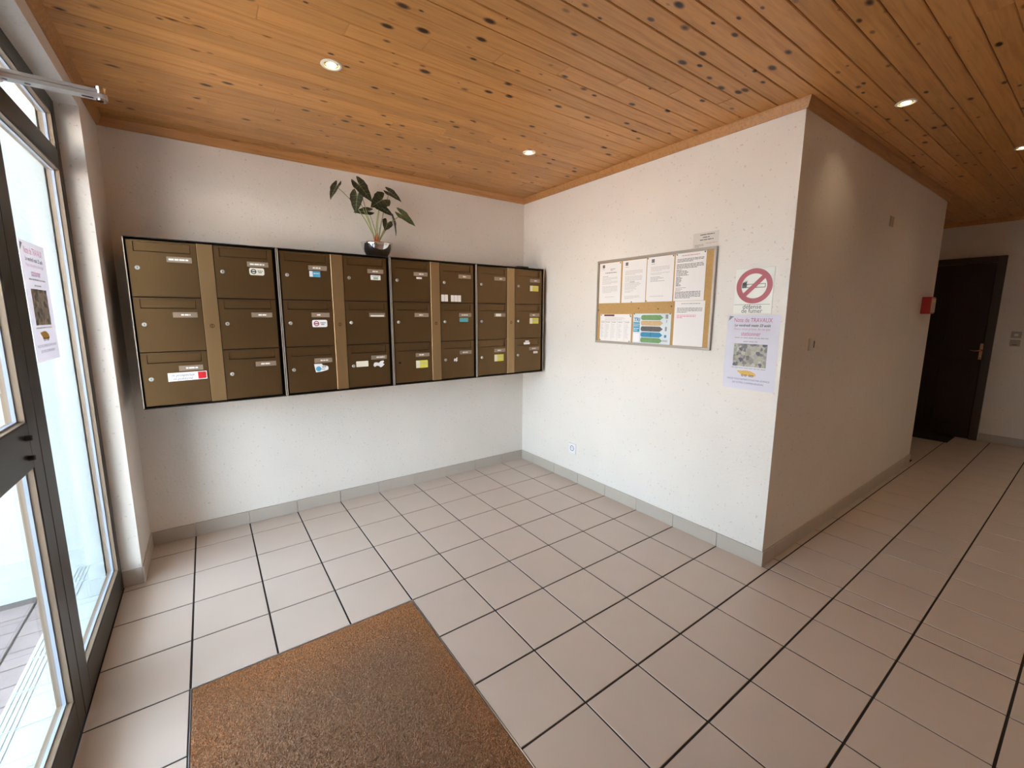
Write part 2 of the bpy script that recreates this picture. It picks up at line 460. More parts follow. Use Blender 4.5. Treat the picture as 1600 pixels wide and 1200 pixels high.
def tile_mesh(w, h):
    k = (round(w,3), round(h,3))
    if k not in cache:
        me = MB().box(-w/2,w/2,-h/2,h/2,-.0033,0).mesh('tile', 'floor_tile')
        bm = bmesh.new(); bm.from_mesh(me)
        es = [e for e in bm.edges if all(v.co.z > -.001 for v in e.verts)]
        bmesh.ops.bevel(bm, geom=es, offset=.0012, segments=1, affect='EDGES'); bm.to_mesh(me); bm.free()
        cache[k] = me
    return cache[k]
rest = MB(); seen = []
for t in tiles:
    vis = any(in_view(x, y, 0)[0] for x in (t[0], (t[0]+t[1])/2, t[1]) for y in (t[2], (t[2]+t[3])/2, t[3]))
    d = (Vector(((t[0]+t[1])/2, (t[2]+t[3])/2, 0)) - cam.location).length
    if vis: seen.append((d, t))
    else: rest.box(t[0], t[1], t[2], t[3], -.0033, 0)
seen.sort(key=lambda s: s[0])
for k, (d, t) in enumerate(seen):
    if k < 298:
        link('tile', tile_mesh(t[1]-t[0], t[3]-t[2]), floor, T((t[0]+t[1])/2, (t[2]+t[3])/2, 0))
    else: rest.box(t[0], t[1], t[2], t[3], -.0033, 0)
tag(rest.obj('tile_field', 'floor_tile', floor), kind='stuff')

# tiled skirtings
SH, ST = .089, .009
def skirting(name, pieces, m='skirting_tile'):
    root = empty(name, T(*pieces[0][:1], pieces[0][2], 0)); struct(root)
    inv = root.matrix_basis.inverted()
    for x0, x1, y0, y1 in pieces:
        bevbox('skirting_tile', x0, x1, y0, y1, 0, SH, .0012, m, root, inv)
g = .0012
xs = [XW] + [x for x in xl if XW+.03 < x < -.02] + [-ST]
skirting('baseboard_north', [(xs[i]+g, xs[i+1]-g, -ST, 0) for i in range(len(xs)-1)])
ys = [0] + [y for y in yl if YC+.04 < y < -.02] + [YC-ST]
skirting('baseboard_east', [(-ST, 0, ys[i+1]+g, ys[i]-g) for i in range(len(ys)-1)])
xs = [0.0005] + [x for x in xl if .1 < x < XCE-.02] + [XCE]
skirting('baseboard_corridor', [(xs[i]+g, xs[i+1]-g, YC-ST, YC) for i in range(len(xs)-1)])
ys = [-2.54] + [y for y in yl if YS+.04 < y < -2.6] + [YS]
skirting('baseboard_far', [(XE-ST, XE, ys[i+1]+g, ys[i]-g) for i in range(len(ys)-1)])
skirting('baseboard_front', [(XW, XW+ST, -.185, -ST-g), (XW, XW+ST, YJ-ST, -.188), (XF+.001, XW-g, YJ-ST, YJ)])

# pine boards
PW, PL = .0885, 2.70
cachep = {}
def plank_mesh(L, w):
    k = (round(L,3), round(w,3))
    if k not in cachep:
        me = MB().box(-L/2,L/2,-w/2,w/2,0,.0098).mesh('plank', 'pine_board')
        bm = bmesh.new(); bm.from_mesh(me)
        es = [e for e in bm.edges if all(v.co.z < .001 for v in e.verts)]
        bmesh.ops.bevel(bm, geom=es, offset=.0030, segments=1, affect='EDGES'); bm.to_mesh(me); bm.free()
        cachep[k] = me
    return cachep[k]
n0 = int(math.ceil((0 + 1.46) / PW)) + 1
restp = MB()
for n in range(n0, -40, -1):
    y1 = -1.46 + PW*n; y0 = y1 - PW
    y1c, y0c = min(y1, 0), max(y0, YS)
    if y1c - y0c < .008: continue
    off = (-1.997 - .2835*n) % PL
    cuts = []
    c = XW - PL + (off - (XW - PL)) % PL
    while c < XE: cuts.append(c); c += PL
    edges = [XW] + [c for c in cuts if XW + .05 < c < XE - .05] + [XE]
    for a, b in zip(edges[:-1], edges[1:]):
        a2 = max(a, 0.0) if (y0c > YC and False) else a
        vis = any(in_view(a + (b-a)*q/8, (y0c+y1c)/2, H)[0] for q in range(9))
        w = y1c - y0c - .0030
        if vis: link('plank', plank_mesh(b-a-.0014, w), ceil_o, T((a+b)/2, (y0c+y1c)/2, H))
        else: restp.box(a+.0007, b-.0007, y0c+.0006, y1c-.0006, H, H+.0098)
tag(restp.obj('plank_field', 'pine_board', ceil_o), kind='stuff')

# timber cornice: swept profile (depth from wall, height)
PROF = [(0, 2.452), (.009, 2.452), (.011, 2.458), (.016, 2.468), (.022, 2.483), (.026, 2.492), (.027, 2.4995), (0, 2.4995)]
def cornice(name, a, b, n, e0=0, e1=0):
    """a->b along the wall, n = direction into the room; e0/e1 lengthen (+) or shorten (-) by the profile depth"""
    a = Vector(a); b = Vector(b); n = Vector(n); d = (b-a).normalized(); k = len(PROF); vs = []
    for p, s, e in ((a, -1, e0), (b, 1, e1)):
        for dep, z in PROF: vs.append(Vector((p.x, p.y, 0)) + n*dep + d*(s*e*dep) + Vector((0,0,z)))
    fs = [tuple(range(k-1,-1,-1)), tuple(range(k,2*k))] + [(i,(i+1)%k,k+(i+1)%k,k+i) for i in range(k)]
    mb = MB(); mb._add(vs, fs); o = mb.obj(name, 'pine_trim')
    bm = bmesh.new(); bm.from_mesh(o.data); bmesh.ops.recalc_face_normals(bm, faces=bm.faces); bm.to_mesh(o.data); bm.free()
    return struct(o)
cornice('trim_1', (XW,0,0), (0,0,0), (0,-1,0), -1, -1)
cornice('trim_2', (0,0,0), (0,YC,0), (-1,0,0), -1, 1)
cornice('trim_3', (0,YC,0), (XCE,YC,0), (0,-1,0), 1, 0)
cornice('trim_4', (XE,-.9,0), (XE,YS,0), (-1,0,0), -1, -1)
cornice('trim_5', (XW,0,0), (XW,YS,0), (1,0,0), -1, -1)

# ------------------------------------------------------------------ glazed front
FD, GX = .045, XF - .024          # frame depth, glass plane
win = struct(empty('window_1', T(XF-FD/2, YJ, 0)))
door = struct(empty('door_1', T(XF-FD/2, -1.335, 0)))
def W(root): return root.matrix_basis.inverted()
def bar(root, name, y0, y1, z0, z1, m='frame_bronze', x0=XF-FD, x1=XF, bev=.0015):
    return bevbox(name, x0, x1, y0, y1, z0, z1, bev, m, root, W(root))
def light(root, y0, y1, z0, z1):
    """one glazed opening: pane, metal beads lining the reveal, gasket line"""
    mb = MB(); t = .003; xa, xb = XF-FD+.001, XF-.003
    mb.box(xa, xb, y0, y0+t, z0, z1); mb.box(xa, xb, y1-t, y1, z0, z1)
    mb.box(xa, xb, y0+t, y1-t, z0, z0+t); mb.box(xa, xb, y0+t, y1-t, z1-t, z1)
    mb.obj('glazing_bead', 'bead', root, W(root))
    gk = MB(); h = .0075; xa, xb = GX-.0045, GX+.0045
    gk.box(xa, xb, y0+t, y0+h, z0+t, z1-t); gk.box(xa, xb, y1-h, y1-t, z0+t, z1-t)
    gk.box(xa, xb, y0+h, y1-h, z0+t, z0+h); gk.box(xa, xb, y0+h, y1-h, z1-h, z1-t)
    gk.obj('gasket', 'gasket', root, W(root))
    MB().box(GX-.003, GX+.003, y0+t, y1-t, z0+t, z1-t).obj('pane', 'pane_glass', root, W(root))
TB0, TB1, TOP0 = 2.080, 2.167, 2.315
bar(win, 'jamb', YJ-.055, YJ, 0, HS)
bar(win, 'mullion', -1.330, -1.232, 0, TB0)
bar(win, 'bottom_rail', -1.232, YJ-.055, 0, .130)
bar(win, 'transom_bar', YG+.08, YJ-.055, TB0, TB1)
bar(win, 'top_rail', YG, YJ-.055, TOP0, HS)
bar(win, 'jamb', YG, YG+.08, 0, TOP0)
bar(win, 'door_post', YG+.08, -2.304, 0, TB0)
bar(win, 'transom_mullion', -1.330, -1.250, TB1, TOP0)
light(win, -1.232, YJ-.055, .130, TB0)
light(win, -1.25, YJ-.055, TB1, TOP0)
light(win, YG+.08, -1.33, TB1, TOP0)
# entrance door leaf
bar(door, 'stile', -1.418, -1.336, .006, 2.074)
bar(door, 'stile', -2.300, -2.218, .006, 2.074)
bar(door, 'bottom_rail', -2.218, -1.418, .006, .132)
bar(door, 'middle_rail', -2.218, -1.418, .968, 1.110)
bar(door, 'top_rail', -2.218, -1.418, 1.985, 2.074)
light(door, -2.218, -1.418, .132, .968)
light(door, -2.218, -1.418, 1.110, 1.985)
for z in (1.007, 1.069):
    k = MB().cyl((XF,-1.452,z), (1,0,0), .0085, .013, 16).cyl((XF+.013,-1.452,z), (1,0,0), .0085, .003, 16, .006)
    k.obj('lock_knob', 'black_plastic', door, W(door))
# overhead door closer
dc = empty('door_closer', T(XF, -1.40, 2.09))
tag(dc, 'pale grey overhead door closer with a projecting arm above the glass door', 'door closer')
bevbox('closer_body', .0005, .062, -.35, -.03, -.006, .044, .006, 'closer_grey', dc, None, 2)
a = MB()
a.prism(rrect(.040, .285, -.017, .017, .012), .012, .023)
arm = a.obj('arm', 'closer_grey', dc)
b2 = MB(); b2.prism(rrect(.052, .27, -.012, .012, .010), .026, .036)
b2.obj('forearm', 'closer_grey', dc)
MB().cyl((.270, 0, .005), (0,0,1), .013, .040, 20).obj('pivot', 'chrome', dc)
MB().cyl((.052, 0, .005), (0,0,1), .011, .030, 20).obj('pivot', 'closer_grey', dc)
for x0, x1 in ((.225,.252),(.105,.118),(.060,.072)):
    MB().prism(rrect(x0, x1, -.0045, .0045, .004), .0112, .012).obj('slot', 'black_plastic', arm)

# ------------------------------------------------------------------ outside
ZP = -.105
struct(MB().box(-30, -3.255, -30, 20, ZP-.2, ZP-.022).obj('ground', 'ground_paving'))
pav = struct(MB().box(-4.6, -3.257, -3.0, -.05, ZP-.022, ZP-.006).obj('pavement', 'paver_joint'))
pm = None
cols = [-3.262-.143, -3.262-.143-.205]
while cols[-1] > -4.5: cols.append(cols[-1]-.205)
cx = -3.262
for ci, c in enumerate(cols):
    off = .064 if ci % 2 else 0
    y = -.055 - off
    first = True
    while y > -2.95:
        h = .128
        bevbox('paver', c+.004, cx-.004, y-h+.003, y-.003, ZP-.006, ZP+random.uniform(-.0015,.0015), .004, 'paver', pav)
        y -= h
    cx = c
struct(MB().box(-5.0, -3.062, -.05, .15, ZP-.1, 2.75).obj('wall_porch', 'porch_paint'))
struct(MB().box(-5.0, -3.062, YS-.15, .15, 2.75, 2.95).obj('added_shade_roof', 'porch_paint'))  # unseen roof added to keep skylight off the porch walls
struct(MB().box(-3.062, XE+.2, YS-.2, .2, 2.751, 6.2).obj('wall_upper_storey', 'porch_paint'))  # storeys out of view, added so the sun leaves the porch in shade
struct(MB().box(-5.0, -3.062, YS+.05, YS+.25, ZP-.1, 2.75).obj('wall_added_shade', 'porch_paint'))  # unseen side wall added to darken the view through the glass
step = struct(MB().box(-3.250, XF-FD, YS, -.05, ZP-.1, -.012).obj('porch_step', 'step_joint'))
struct(MB().box(-3.062, XF-FD-.001, YJ, -.0505, -.0, HS).obj('wall_reveal', 'porch_paint'))
yj = -.033
while yj > -3.2:
    y1, y0 = yj, yj-.205
    if y0 < -.06:
        o = bevbox('step_tile', -3.255, XF-FD-.002, y0+.002, min(y1, -.051)-.002, -.012, 0, .0015, 'step_tile', step)
        r = MB()
        for q in range(4): r.box(-3.248+.016*q, -3.240+.016*q, y0+.006, min(y1, -.051)-.006, 0, .0022)
        r.obj('grip_ridge', 'step_tile', o)
    yj -= .205

# ------------------------------------------------------------------ recessed coir mat
fr = MB()
gw = .0035
for (x0,x1,y0,y1) in ((MX0,MX0+gw,MY0,MY1),(MX1-gw,MX1,MY0,MY1),(MX0+gw,MX1-gw,MY0,MY0+gw),(MX0+gw,MX1-gw,MY1-gw,MY1)):
    fr.box(x0,x1,y0,y1,-.0034,.0012)
struct(fr.obj('trim_6', 'steel_edge'))
dm = empty('doormat', T((MX0+MX1)/2, (MY0+MY1)/2, -.0034))
tag(dm, 'worn brown coir doormat sunk in a metal frame before the glass door', 'doormat')
hx, hy = (MX1-MX0)/2-.006, (MY1-MY0)/2-.006
MB().box(-hx,hx,-hy,hy,0,.0028).obj('backing', 'mat_base', dm)
import numpy as np
rg = np.random.default_rng(3)
NB = 150000
c = np.stack([rg.uniform(-hx+.002,hx-.002,NB), rg.uniform(-hy+.002,hy-.002,NB)], 1)
ang = rg.uniform(0, 2*np.pi, NB); wd = rg.uniform(.0011,.0020,NB); ht = rg.uniform(.003,.0062,NB)
ln = rg.normal(0, .0026, (NB,2))
v = np.zeros((NB,3,3), dtype=np.float32)
v[:,0,0] = c[:,0]-np.cos(ang)*wd; v[:,0,1] = c[:,1]-np.sin(ang)*wd; v[:,0,2] = .0024
v[:,1,0] = c[:,0]+np.cos(ang)*wd; v[:,1,1] = c[:,1]+np.sin(ang)*wd; v[:,1,2] = .0024
v[:,2,:2] = c+ln; v[:,2,2] = .0026+ht
v[:,:,0] = np.clip(v[:,:,0], -hx, hx); v[:,:,1] = np.clip(v[:,:,1], -hy, hy)
me = bpy.data.meshes.new('pile'); me.vertices.add(NB*3); me.vertices.foreach_set('co', v.ravel())
me.loops.add(NB*3); me.loops.foreach_set('vertex_index', np.arange(NB*3, dtype=np.int32))
me.polygons.add(NB); me.polygons.foreach_set('loop_start', np.arange(0, NB*3, 3, dtype=np.int32))
me.materials.append(MATS['coir']); me.update(calc_edges=True)
tag(link('pile', me, dm), kind='stuff')

# ------------------------------------------------------------------ mailboxes
DW, DH = .289, .2880
def door_panel_mesh():
    x0,x1,y0,y1 = .025,.264,.231,.280
    t = .012; mb = MB()
    o = [(0,0),(DW,0),(DW,DH),(0,DH)]; i = [(x0,y0),(x1,y0),(x1,y1),(x0,y1)]
    vs = [(x,y,0) for x,y in o]+[(x,y,0) for x,y in i]+[(x,y,-t) for x,y in o]+[(x,y,-t) for x,y in i]
    fs = []
    for k in range(4):
        n = (k+1)%4
        fs += [(k,n,4+n,4+k), (8+n,8+k,12+k,12+n), (k,8+k,8+n,n), (4+k,4+n,12+n,12+k)]
    mb._add(vs, fs); return mb.mesh('door', 'bronze')
M_DOOR = door_panel_mesh()
fl = MB(); fl._add([(.0275,.2345,-.0065),(.2605,.2345,-.0065),(.2625,.279,-.0045),(.0265,.279,-.0045),(.0265,.2335,-.010),(.2625,.2335,-.010),(.2625,.279,-.008),(.0265,.279,-.008)],
    [(0,1,2,3),(4,7,6,5),(0,4,5,1),(1,5,6,2),(2,6,7,3),(3,7,4,0)])
M_FLAP = fl.mesh('letter_flap', 'bronze')
M_LOCK = MB().cyl((.034,.147,0),(0,0,1),.0108,.004,24).cyl((.034,.147,.004),(0,0,1),.0085,.0035,24,.0075).mesh('lock', 'lock_metal')
M_SLOT = MB().box(.0325,.0355,.142,.152,.0075,.0079).mesh('keyhole', 'ink')
M_HOLE = MB().cyl((.034,.147,.0),(0,0,1),.0085,.0004,20).mesh('lock_hole', 'void')
npm = MB().box(.1575,.2665,.1835,.2120,0,.0030)
npm.box(.1575,.2665,.2105,.2120,.003,.0042); npm.box(.1575,.2665,.1835,.1850,.003,.0042); npm.box(.1575,.1590,.1850,.2105,.003,.0042); npm.box(.2650,.2665,.1850,.2105,.003,.0042)
M_PLATE = npm.mesh('name_plate', 'plate_plastic')
UX = [-2.835 + .699*k for k in range(4)]
UZ0, UZ1, UYF = .930, 1.836, -.350
LAB = ['bronze six-door mailbox unit beside the glazed front, with a white no-advertising strip and red square',
       'bronze six-door mailbox unit under the potted plant, with blue, green and pink stickers',
       'dark bronze mailbox unit with one lock missing and five white slips on a door',
       'dark bronze six-door mailbox unit in the wall corner, with three yellow stickers']
rs = random.Random(11)
sticks = {}
def S(u, r, c, *a): sticks.setdefault((u,r,c), []).append(a)
# (kind, x0, x1, y0, y1, material)
S(0,0,1,'stop',.166,.243,.136,.177,'sticker_cream')
S(1,0,0,'two',.161,.226,.142,.178,'sticker_blue','sticker_white')
S(1,0,1,'band',.178,.246,.141,.173,'sticker_white','sticker_green')
S(1,1,0,'stop',.159,.250,.120,.166,'sticker_white')
S(1,2,0,'shape',.154,.241,.122,.176,'sticker_white')
S(1,2,1,'plain',.053,.135,.138,.177,'sticker_cream')
S(1,2,1,'torn',.170,.251,.125,.172,'sticker_white')
S(2,0,0,'plain',.180,.223,.163,.176,'sticker_white')
for x0 in (.008,.037): S(2,0,1,'plain',x0,x0+.027,.006,.057,'paper')
for x0 in (.089,.119,.149): S(2,0,1,'plain',x0,x0+.028,.006,.055,'paper')
S(2,1,1,'plain',.162,.239,.145,.175,'sticker_teal')
S(2,2,0,'two',.158,.253,.100,.156,'sticker_yellow','sticker_cream')
S(2,2,1,'torn',.106,.140,.125,.161,'sticker_white')
S(3,0,1,'two',.160,.254,.109,.156,'sticker_yellow','sticker_cream')
S(3,1,1,'two',.160,.259,.123,.173,'sticker_yellow','sticker_cream')
S(3,2,0,'two',.158,.252,.107,.164,'sticker_yellow','sticker_cream')
S(3,2,1,'plain',.096,.163,.237,.256,'sticker_white')
S(3,2,1,'plain',.112,.153,.259,.270,'sticker_white')
S(3,2,1,'plain',.205,.255,.153,.173,'paper')
TORN = [(0,.35),(.12,.1),(.3,.3),(.5,.22),(.62,0),(.75,.08),(.9,.3),(1,.45),(.82,.62),(.95,.8),(.9,1),(.65,.95),(.5,.7),(.25,.8),(.08,.75)]
def sticker(dr, kind, x0, x1, y0, y1, m, m2=None):
    w, h = x1-x0, y1-y0
    z = .0002 if y1 < .23 else -.0012
    if y0 > .23: z = .0008
    mb = MB()
    if kind == 'torn': poly = [(x0+w*a, y0+h*b) for a, b in TORN]
    elif kind == 'stop': poly = rrect(x0, x1, y0, y1, .010)
    elif kind == 'shape': poly = [(x0+w*.1,y0),(x0+w*.5,y0+h*.05),(x0+w*.8,y0+h*.15),(x0+w*.98,y0+h*.25),(x1,y0+h*.55),(x0+w*.92,y0+h*.7),(x0+w*.6,y0+h*.78),(x0+w*.55,y1),(x0,y1),(x0+w*.05,y0+h*.4)]
    else: poly = rrect(x0, x1, y0, y1, .002, 1)
    mb.prism(poly, z, z+.0004)
    st = mb.obj('sticker', m, dr)
    zp = z+.0006
    if kind == 'two':
        p = MB(); flat(p, [(x0+.001,y0+.001),(x0+w*.32,y0+.001),(x0+w*.30,y1-.001),(x0+.001,y1-.001)], zp); p.obj('print', m2, st)
        q = MB(); words(q, x0+w*.38, x1-.006, y0+h*.55, h*.12, zp, rs, .006, .015, .003); q.obj('print', 'sticker_white' if m == 'sticker_blue' else 'ink_light', st)
    if kind == 'band':
        p = MB(); flat(p, [(x0+w*.28,y0+h*.12),(x0+w*.75,y0+h*.12),(x0+w*.75,y0+h*.6),(x0+w*.28,y0+h*.6)], zp); p.obj('print', m2, st)
        q = MB(); words(q, x0+w*.1, x1-.006, y0+h*.75, h*.1, zp, rs, .005, .012, .002); q.obj('print', 'ink_grey', st)
    if kind == 'shape':
        p = MB(); flat(p, disc(h*.3, x0+w*.3, y0+h*.4, 18), zp); p.obj('print', 'sticker_blue', st)
        q = MB(); words(q, x0+w*.55, x0+w*.85, y0+h*.55, h*.1, zp, rs, .005, .012, .002); words(q, x0+w*.5, x0+w*.8, y0+h*.3, h*.08, zp, rs, .005, .012, .002); q.obj('print', 'ink', st)
    if kind == 'stop':
        p = MB(); ring(p, x0+w*.28, y0+h*.5, h*.24, h*.36, zp, 20); flat(p, [(x0+w*.28-h*.26,y0+h*.42),(x0+w*.28+h*.26,y0+h*.42),(x0+w*.28+h*.26,y0+h*.58),(x0+w*.28-h*.26,y0+h*.58)], zp)
        p.obj('print', 'ink' if m == 'sticker_cream' else 'sign_red', st)
        q = MB(); words(q, x0+w*.55, x1-w*.1, y0+h*.55, h*.10, zp, rs, .005, .010, .002); words(q, x0+w*.6, x1-w*.15, y0+h*.32, h*.12, zp, rs, .005, .010, .002); q.obj('print', 'ink', st)
for u in range(4):
    root = empty('mailbox_unit', on_north(UX[u], UZ0))          # local x right, y up, z out of wall
    tag(root, LAB[u], 'mailboxes', 'mailbox units along the wall')
    UW, UHt, D = .694, UZ1-UZ0, -UYF
    cs = MB(); t = .004
    cs.box(0,UW,0,t,.001,D+.004); cs.box(0,UW,UHt-t,UHt,.001,D+.004)
    cs.box(t,UW-t,t,UHt-t,.001,.005)
    cs.obj('casing', 'bronze_dark', root)
    for sx in (0, UW-t): MB().box(sx,sx+t,t,UHt-t,.001,D+.003).obj('side_panel', 'bronze_dark', root)
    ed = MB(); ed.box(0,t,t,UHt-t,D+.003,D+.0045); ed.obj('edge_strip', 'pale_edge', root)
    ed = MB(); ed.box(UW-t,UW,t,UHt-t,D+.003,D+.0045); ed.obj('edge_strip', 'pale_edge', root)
    dv = MB(); dv.box(t,UW-t,t,UHt-t,D-.05,D-.046)
    for r in range(1,3): dv.box(t,UW-t,.0125+.2935*r-.004,.0125+.2935*r,D-.05,D-.014)
    dv.obj('inner_shell', 'void', root)
    stp = bevbox('centre_strip', .3045,.3785,.0115,UHt-.0125,D-.03,D+.0015,.0015,'bronze_strip',root)
    lk = MB(); ring(lk, .3415, .445, .008, .012, D+.0019, 24); flat(lk, [(.339,.435),(.344,.435),(.344,.455),(.339,.455)], D+.0019)
    lk.obj('strip_lock', 'bronze', stp)
    for c, lx in ((0,.0125),(1,.3815)):
        for r in range(3):
            ly = UHt - .0135 - .2935*(r+1) + .0035
            dr = link('door', M_DOOR, root, T(lx, ly, D))
            link('letter_flap', M_FLAP, dr)
            if (u,r,c) == (2,2,0): link('lock_hole', M_HOLE, dr)
            else:
                link('lock', M_LOCK, dr); link('keyhole', M_SLOT, dr)
            link('name_plate', M_PLATE, dr)
            q = MB(); n = rs.choice((1,1,2))
            w = rs.uniform(.022,.062); cx0 = .212 - w/2 + rs.uniform(-.01,.01)
            if (u,r,c) == (0,0,0): cx0, w = .166, .085
            if (u,r,c) == (0,0,1): cx0, w = .172, .076
            if (u,r,c) == (3,1,0):
                flat(q, [(.171,.187),(.224,.187),(.224,.209),(.171,.209)], .0034)
            elif (u,r,c) in ((1,1,1),): flat(q, [(.166,.187),(.258,.187),(.258,.197),(.166,.197)], .0034)
            else: words(q, cx0, cx0+w, .1935, .0085, .0034, rs, .010, .026, .003)
            q.obj('name_print', 'white_print', dr)
            for a in sticks.get((u,r,c), []): sticker(dr, *a)
            if (u,r,c) == (0,2,0):
                st = MB(); st.prism([(.105,.127),(.281,.131),(.281,.176),(.105,.174)], .0002, .0006)
                so = st.obj('sticker', 'sticker_white', dr)
                p = MB(); flat(p, [(.240,.134),(.278,.135),(.278,.173),(.240,.173)], .0009); p.obj('red_square', 'red_print', so)
                text('ni prospectus', .0195, 'ink', so, .122, .154, .0009, width=.100, shear=.25)
                text('ni publicité', .0195, 'ink', so, .126, .134, .0009, width=.088, shear=.25)

# flat dark thing lying on the last unit
o = bevbox('letter_tray', -.31, -.205, -.34, -.12, 1.8365, 1.8475, .002, 'bronze_dark')
tag(o, 'small flat dark tray lying on top of the mailbox unit in the corner', 'tray')

# ------------------------------------------------------------------ potted plant
pp = empty('potted_plant', T(-1.473, -.200, UZ1+.0005))
tag(pp, 'dark arrow-leaved houseplant in a chrome bowl on top of the mailboxes', 'potted plant')
prof = [(0,0),(.052,0),(.056,.002),(.072,.016),(.090,.042),(.102,.070),(.108,.093),(.111,.104),(.108,.104),(.105,.094),(.098,.070),(.086,.044),(.07,.022),(0,.012)]
MB().lathe(prof, 56).obj('bowl', 'chrome', pp, smooth=True)
MB().lathe([(0,.074),(.0985,.074),(.0985,.086),(.05,.092),(0,.093)], 32).obj('soil', 'soil', pp)
OUT = [(1,0),(.84,.085),(.72,.15),(.55,.235),(.40,.27),(.22,.345),(.08,.345),(-.06,.375),(-.2,.33),(-.34,.26),(-.42,.17),(-.30,.10),(-.12,.035)]
def leaf_geo(L, wid, droop, fold):
    mid = [(u,0) for u in (1,.84,.72,.55,.40,.22,.08,0)]
    def P(u, v, dz=0): return (u*L, v*L*wid, -droop*L*u*abs(u) + fold*abs(v)*L*wid + .06*L*math.sin(9*u)*abs(v) + dz)
    top = []; faces = []
    idx = {}
    def vid(u, v):
        k = (round(u,4), round(v,4))
        if k not in idx: idx[k] = len(top); top.append((u,v))
        return idx[k]
    for s in (1,-1):
        o = [vid(u, v*s) for u,v in OUT]; m = [vid(u,0) for u,_ in mid]
        fs = []
        fs.append((m[0], o[1], m[1]))
        for i in range(1,6): fs.append((m[i], o[i], o[i+1], m[i+1]))
        fs.append((m[6], o[6], o[7], m[7]))
        for i in range(7,12): fs.append((m[7], o[i], o[i+1]))
        for f in fs: faces.append(tuple(reversed(f)) if s < 0 else f)
    n = len(top); vs = [P(u,v,.0006) for u,v in top] + [P(u,v,-.0006) for u,v in top]
    faces = [tuple(reversed(f)) for f in faces]
    fb = [tuple(i+n for i in reversed(f)) for f in faces]
    cnt = {}
    for f in faces:
        for i in range(len(f)): e = (f[i], f[(i+1)%len(f)]); cnt[e] = 1
    side = [(b, a, a+n, b+n) for (a,b) in cnt if (b,a) not in cnt]
    mb = MB(); mb._add(vs, faces+fb+side)
    vn = MB()
    def strip(pts, w0, w1):
        for k in range(len(pts)-1):
            (u0,v0),(u1,v1) = pts[k], pts[k+1]
            f0 = k/(len(pts)-1); f1 = (k+1)/(len(pts)-1)
            a = w0+(w1-w0)*f0; b = w0+(w1-w0)*f1
            d = Vector((u1-u0,(v1-v0)*wid,0)).normalized(); nx, ny = -d.y, d.x
            for dz in (.0014, -.0014):
                q = [Vector(P(u0,v0,dz))+Vector((nx,ny,0))*a, Vector(P(u1,v1,dz))+Vector((nx,ny,0))*b, Vector(P(u1,v1,dz))-Vector((nx,ny,0))*b, Vector(P(u0,v0,dz))-Vector((nx,ny,0))*a]
                vn._add(q, [(0,3,2,1)] if dz > 0 else [(0,1,2,3)])
    strip([(0,0),(.22,0),(.4,0),(.55,0),(.72,0),(.98,0)], .0022, .0007)
    for s in (1,-1):
        strip([(0,0),(-.15,.12*s),(-.36,.2*s)], .0016, .0005)
        for u in (.08,.3,.5): strip([(u,0),(u+.10,.20*s)], .0010, .0004)
        strip([(0,0),(0,.3*s)], .0011, .0004)
    return mb, vn
def px(x, y, dy):                       # plant picture position (8 px per photo px) to a point in the plant's frame
    return Vector(((x-705)*.00060 - dy*.42, dy, .098 + (885-y)*.00052 - dy*.16))
BASE = Vector((0,0,.088))
def leaf(att, tip, nrm, wid, droop=.15, fold=.12, m='leaf_dark', via=None, L=None):
    att = Vector(att); ax = Vector(tip)-att; L = ax.length if L is None else L
    X = ax.normalized(); Z = Vector(nrm); Z = (Z - X*Z.dot(X)).normalized(); Y = Z.cross(X)
    M = basis(X, Y, Z, att)
    mb, vn = leaf_geo(L, wid, droop, fold)
    lf = mb.obj('leaf', m, pp, M); vn.obj('vein', 'leaf_vein', lf)
    b = BASE + Vector((random.uniform(-.012,.012), random.uniform(-.012,.012), 0))
    via = Vector(via) if via else (b+att)/2 + Vector((0,0,.03))
    pts = []
    for i in range(9):
        t = i/8; pts.append(b*(1-t)**2 + via*2*t*(1-t) + att*t*t)
    MB().tube(pts, [.0046-.0026*i/8 for i in range(9)], 8).obj('stem', 'stem_green', pp, smooth=True)
leaf(px(255,228,-.02), px(160,370,-.05), (-.35,-.5,.8), .75, .12, .35, via=px(560,430,0), L=.115)
leaf(px(470,190,-.05), px(585,360,-.06), (.25,-1,.25), 1.15, .05, .10, via=px(600,500,0), L=.130)
leaf(px(465,315,-.03), px(405,500,-.06), (-.55,-.8,.2), 1.0, .08, .15, via=px(590,480,0), L=.13)
leaf(px(715,335,-.06), px(590,430,-.09), (.1,-1,.35), 1.3, .08, .12, via=px(700,560,0), L=.125)
leaf(px(720,405,-.03), px(835,510,-.06), (.1,-1,.4), .95, .10, .12, via=px(700,560,0), L=.11)
leaf(px(640,450,.02), px(510,470,.02), (0,-.9,.5), .9, .10, .12, via=px(680,580,0), L=.10)
leaf(px(885,175,.0), px(985,245,-.02), (.25,-1,.55), 1.15, .25, .10, via=px(790,420,0), L=.10)
leaf(px(805,605,-.03), px(745,690,-.06), (-.1,-1,.15), 1.25, .05, .12, via=px(770,720,0), L=.085)
leaf(px(1000,460,-.02), px(1140,560,-.03), (.25,-1,.45), 1.0, .15, .10, m='leaf_light', via=px(840,590,0), L=.125)
leaf(px(955,515,.03), px(990,660,.03), (.8,-.55,.2), .8, .10, .3, via=px(830,620,0), L=.11)
sh = MB()
for a, l, r in ((-.30,.075,.009),(.05,.095,.010),(.35,.070,.008),(0,.06,.012)):
    sh.tube([(a*.03,-.005,.086),(a*.05,-.006,.086+l*.6),(a*.09,-.006,.086+l)], [r, r*.75, .003], 8)
sh.obj('stem_sheath', 'stem_orange', pp, smooth=True)

